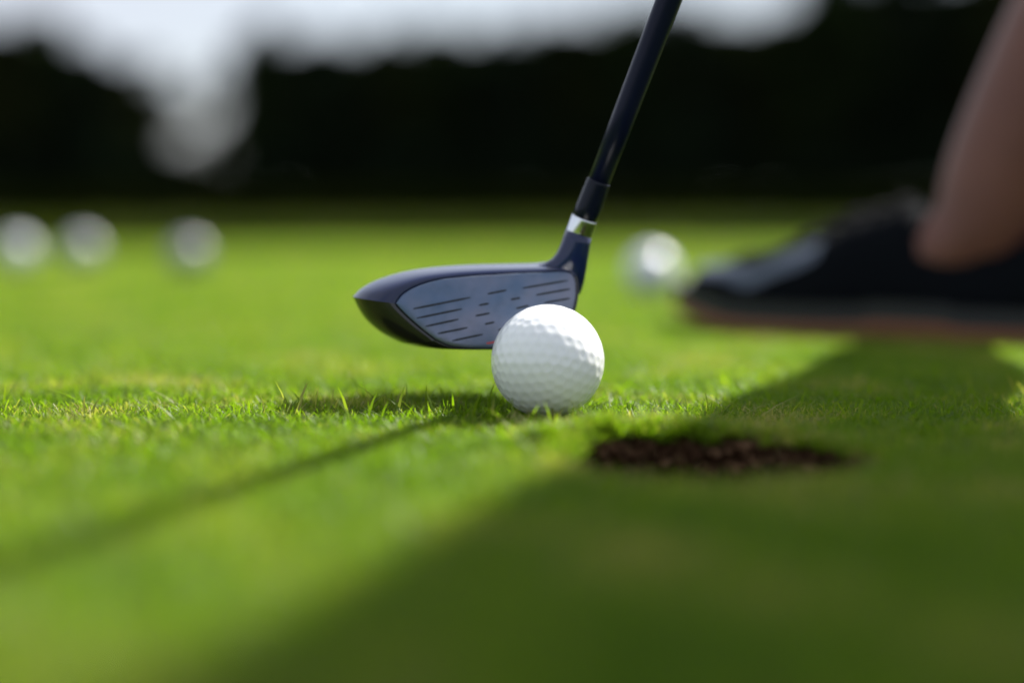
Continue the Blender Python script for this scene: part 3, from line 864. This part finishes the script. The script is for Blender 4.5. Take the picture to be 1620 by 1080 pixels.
# ------------------------------------------------------------------ trees
M_leaf = []
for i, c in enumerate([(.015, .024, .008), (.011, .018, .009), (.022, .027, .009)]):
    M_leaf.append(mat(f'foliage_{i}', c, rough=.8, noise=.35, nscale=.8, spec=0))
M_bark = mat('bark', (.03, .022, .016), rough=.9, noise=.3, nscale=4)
def crown_mesh(seed, H, W, low, n, leaf):
    g = np.random.default_rng(seed)
    nc = 34
    # clump centres inside a lumpy ellipsoid
    zc = g.uniform(0, 1, nc); prof = np.sin(np.pi * np.clip(zc * .70 + .14, 0, 1)) ** .7
    a = g.uniform(0, 2 * np.pi, nc); rr = W / 2 * prof * np.sqrt(g.uniform(.05, 1, nc)) * .8
    cx, cy, cz = rr * np.cos(a), rr * np.sin(a), low + (H - low) * (zc * .86 + .05)
    cr_ = g.uniform(.16, .30, nc) * W * .7
    k = g.integers(0, nc, n)
    d = g.normal(0, 1, (n, 3)); d /= np.linalg.norm(d, axis=1)[:, None]
    rad_ = cr_[k] * g.uniform(.25, 1, n) ** .45
    P = np.stack([cx[k], cy[k], cz[k]], 1) + d * rad_[:, None] * np.array([1, 1, .75])
    P[:, 2] = np.clip(P[:, 2], low * .6, H)
    u = g.normal(0, 1, (n, 3)); u /= np.linalg.norm(u, axis=1)[:, None]
    v = np.cross(u, g.normal(0, 1, (n, 3))); v /= np.linalg.norm(v, axis=1)[:, None]
    s = leaf * g.uniform(.6, 1.3, n)[:, None]
    V_ = np.stack([P - u * s, P - v * s * .5, P + u * s, P + v * s * .5], 1).reshape(-1, 3)
    F_ = np.arange(n * 4).reshape(-1, 4)
    return np_mesh('crown', V_, F_, smooth=False)
def trunk_mesh(seed, H):
    rd = random.Random(seed); V, F = [], []
    def add(path, radii):
        v, f = tube(path, radii, 8); o_ = len(V); V.extend(v); F.extend([tuple(i + o_ for i in q) for q in f])
    pts = [Vector((rd.uniform(-.1, .1) * i * .3, rd.uniform(-.1, .1) * i * .3, H * .8 * i / 6 - .1)) for i in range(7)]
    add(pts, [.22 * (1 - i / 7.5) for i in range(7)])
    for k in range(7):
        b = pts[1 + k % 5]; a = rd.uniform(0, 6.28); L_ = rd.uniform(.9, 1.7)
        add([b, b + Vector((math.cos(a) * L_ * .5, math.sin(a) * L_ * .5, L_ * .4)), b + Vector((math.cos(a) * L_, math.sin(a) * L_, L_ * .9))], [.08, .05, .02])
    return mesh('trunk', V, F)
variants = []
for i in range(3):
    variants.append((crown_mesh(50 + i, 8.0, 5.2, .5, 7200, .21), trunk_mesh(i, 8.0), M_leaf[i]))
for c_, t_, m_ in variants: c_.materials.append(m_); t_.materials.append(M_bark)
def tree(px, top, wpx, Y, label, var, group='dark trees behind the green'):
    top -= 8 + (22 if px < 240 else 20 if px < 1000 else 4)
    base = at(px, 322, Y); X = base.x
    h = at(px, top, Y).z + .02
    root = empty('broadleaf_tree', (X, Y, -.02)); tag(root, label, 'tree', group)
    w = wpx / 2700 * (Y + .64)
    c_, t_, m_ = sparse if var < 0 else variants[var % 3]
    for nm, me in (('crown', c_), ('trunk', t_)):
        o = link(nm, me, None, root); o.scale = (w / 4.6, w / 4.6, h / 8.0); o.rotation_euler = (0, 0, var * 1.3)
T = [(-300, 40, 200, 82, 'dark tree beyond the left edge of the picture, outermost'),
     (-150, 50, 190, 80, 'dark tree just outside the left edge of the picture'),
     (-15, 52, 170, 78, 'dark rounded tree at the left edge of the picture'),
     (75, 45, 150, 80, 'tall dark tree second from the left, above the leftmost balls'),
     (150, 88, 130, 79, 'dark tree sloping down above the ball in the middle of the left three'),
     (222, 112, 120, 80, 'lower dark tree on the left side of the bright gap'),
     (420, 52, 110, 80, 'tall dark tree on the right side of the bright gap'),
     (505, 72, 150, 79, 'dark tree second to the right of the bright gap'),
     (605, 66, 160, 82, 'dark tree above the toe of the club head'),
     (705, 60, 160, 80, 'dark tree above the middle of the club head'),
     (805, 56, 160, 79, 'dark tree in the middle, left of the shaft'),
     (900, 46, 160, 81, 'dark tree directly left of the top of the shaft'),
     (990, 26, 160, 80, 'dark tree crossed by the club shaft'),
     (1085, 2, 160, 79, 'dark tree just right of the top of the shaft'),
     (1195, 20, 150, 81, 'slightly lower dark tree under the small notch of sky at the top'),
     (1310, -50, 190, 78, 'tall dark tree right of the notch of sky, above the shoe'),
     (1430, -90, 210, 80, 'very tall dark tree between the sky notch and the bare leg'),
     (1570, -80, 210, 79, 'tall dark tree hidden partly by the bare leg'),
     (1730, -60, 210, 80, 'tall dark tree just outside the right edge of the picture'),
     (1880, -50, 210, 82, 'dark tree beyond the right edge of the picture, outermost')]
for i, a in enumerate(T): tree(a[0], a[1], a[2], a[3], a[4], i)
sparse = (crown_mesh(77, 8.0, 5.2, .5, 1500, .2), trunk_mesh(9, 8.0), M_leaf[2]); sparse[0].materials.append(M_leaf[2]); sparse[1].materials.append(M_bark)
tree(325, 122, 140, 84, 'thin sparse tree letting grey sky through in the gap at the left', -1)
# undergrowth and the deeper wood: each reads as one dark mass
def merged(name, items, m, label, cat):
    VV, FF, o_ = [], [], 0
    for me, loc_, sc_, rz in items:
        n = len(me.vertices); co = np.empty(n * 3, np.float32); me.vertices.foreach_get('co', co); co = co.reshape(-1, 3) * np.array(sc_)
        c, q = math.cos(rz), math.sin(rz)
        co = np.stack([co[:, 0] * c - co[:, 1] * q, co[:, 0] * q + co[:, 1] * c, co[:, 2]], 1) + np.array(loc_)
        VV.append(co); FF.append(np.arange(n).reshape(-1, 4) + o_); o_ += n
    me = np_mesh(name, np.concatenate(VV), np.concatenate(FF), smooth=False)
    tag(link(name, me, m), label, cat, kind='stuff')
bush = [crown_mesh(90 + i, 2.4, 4.6, .0, 2200, .17) for i in range(2)]
items = []
for i in range(92):
    px = -2400 + i * 72; X = at(px, 322, 77).x
    items.append((bush[i % 2], (X, 77 + (i % 3) * .8, -.02), (.95, .95, .95 if 270 < px < 390 else random.uniform(.9, 1.5)), i * .9))
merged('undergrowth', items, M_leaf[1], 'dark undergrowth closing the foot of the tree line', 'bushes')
items = []
for i, px in enumerate(p_ for p_ in [*range(-2600, -420, 60), *range(-420, 2000, 33), *range(2000, 4200, 60)] if not 270 <= p_ <= 390):
    Y = 92 + random.uniform(-2, 4); X = at(px, 322, Y).x
    top = np.interp(px, [-1500, -400, 60, 150, 222, 260, 400, 900, 1085, 1195, 1310, 1500, 2000], [20, 45, 45, 85, 118, 160, 62, 42, 14, 35, -20, -50, -20])
    items.append((variants[(i + 1) % 3][0], (X, Y, -.02), (1, 1, at(px, top, Y).z / 8.0), i * 1.1))
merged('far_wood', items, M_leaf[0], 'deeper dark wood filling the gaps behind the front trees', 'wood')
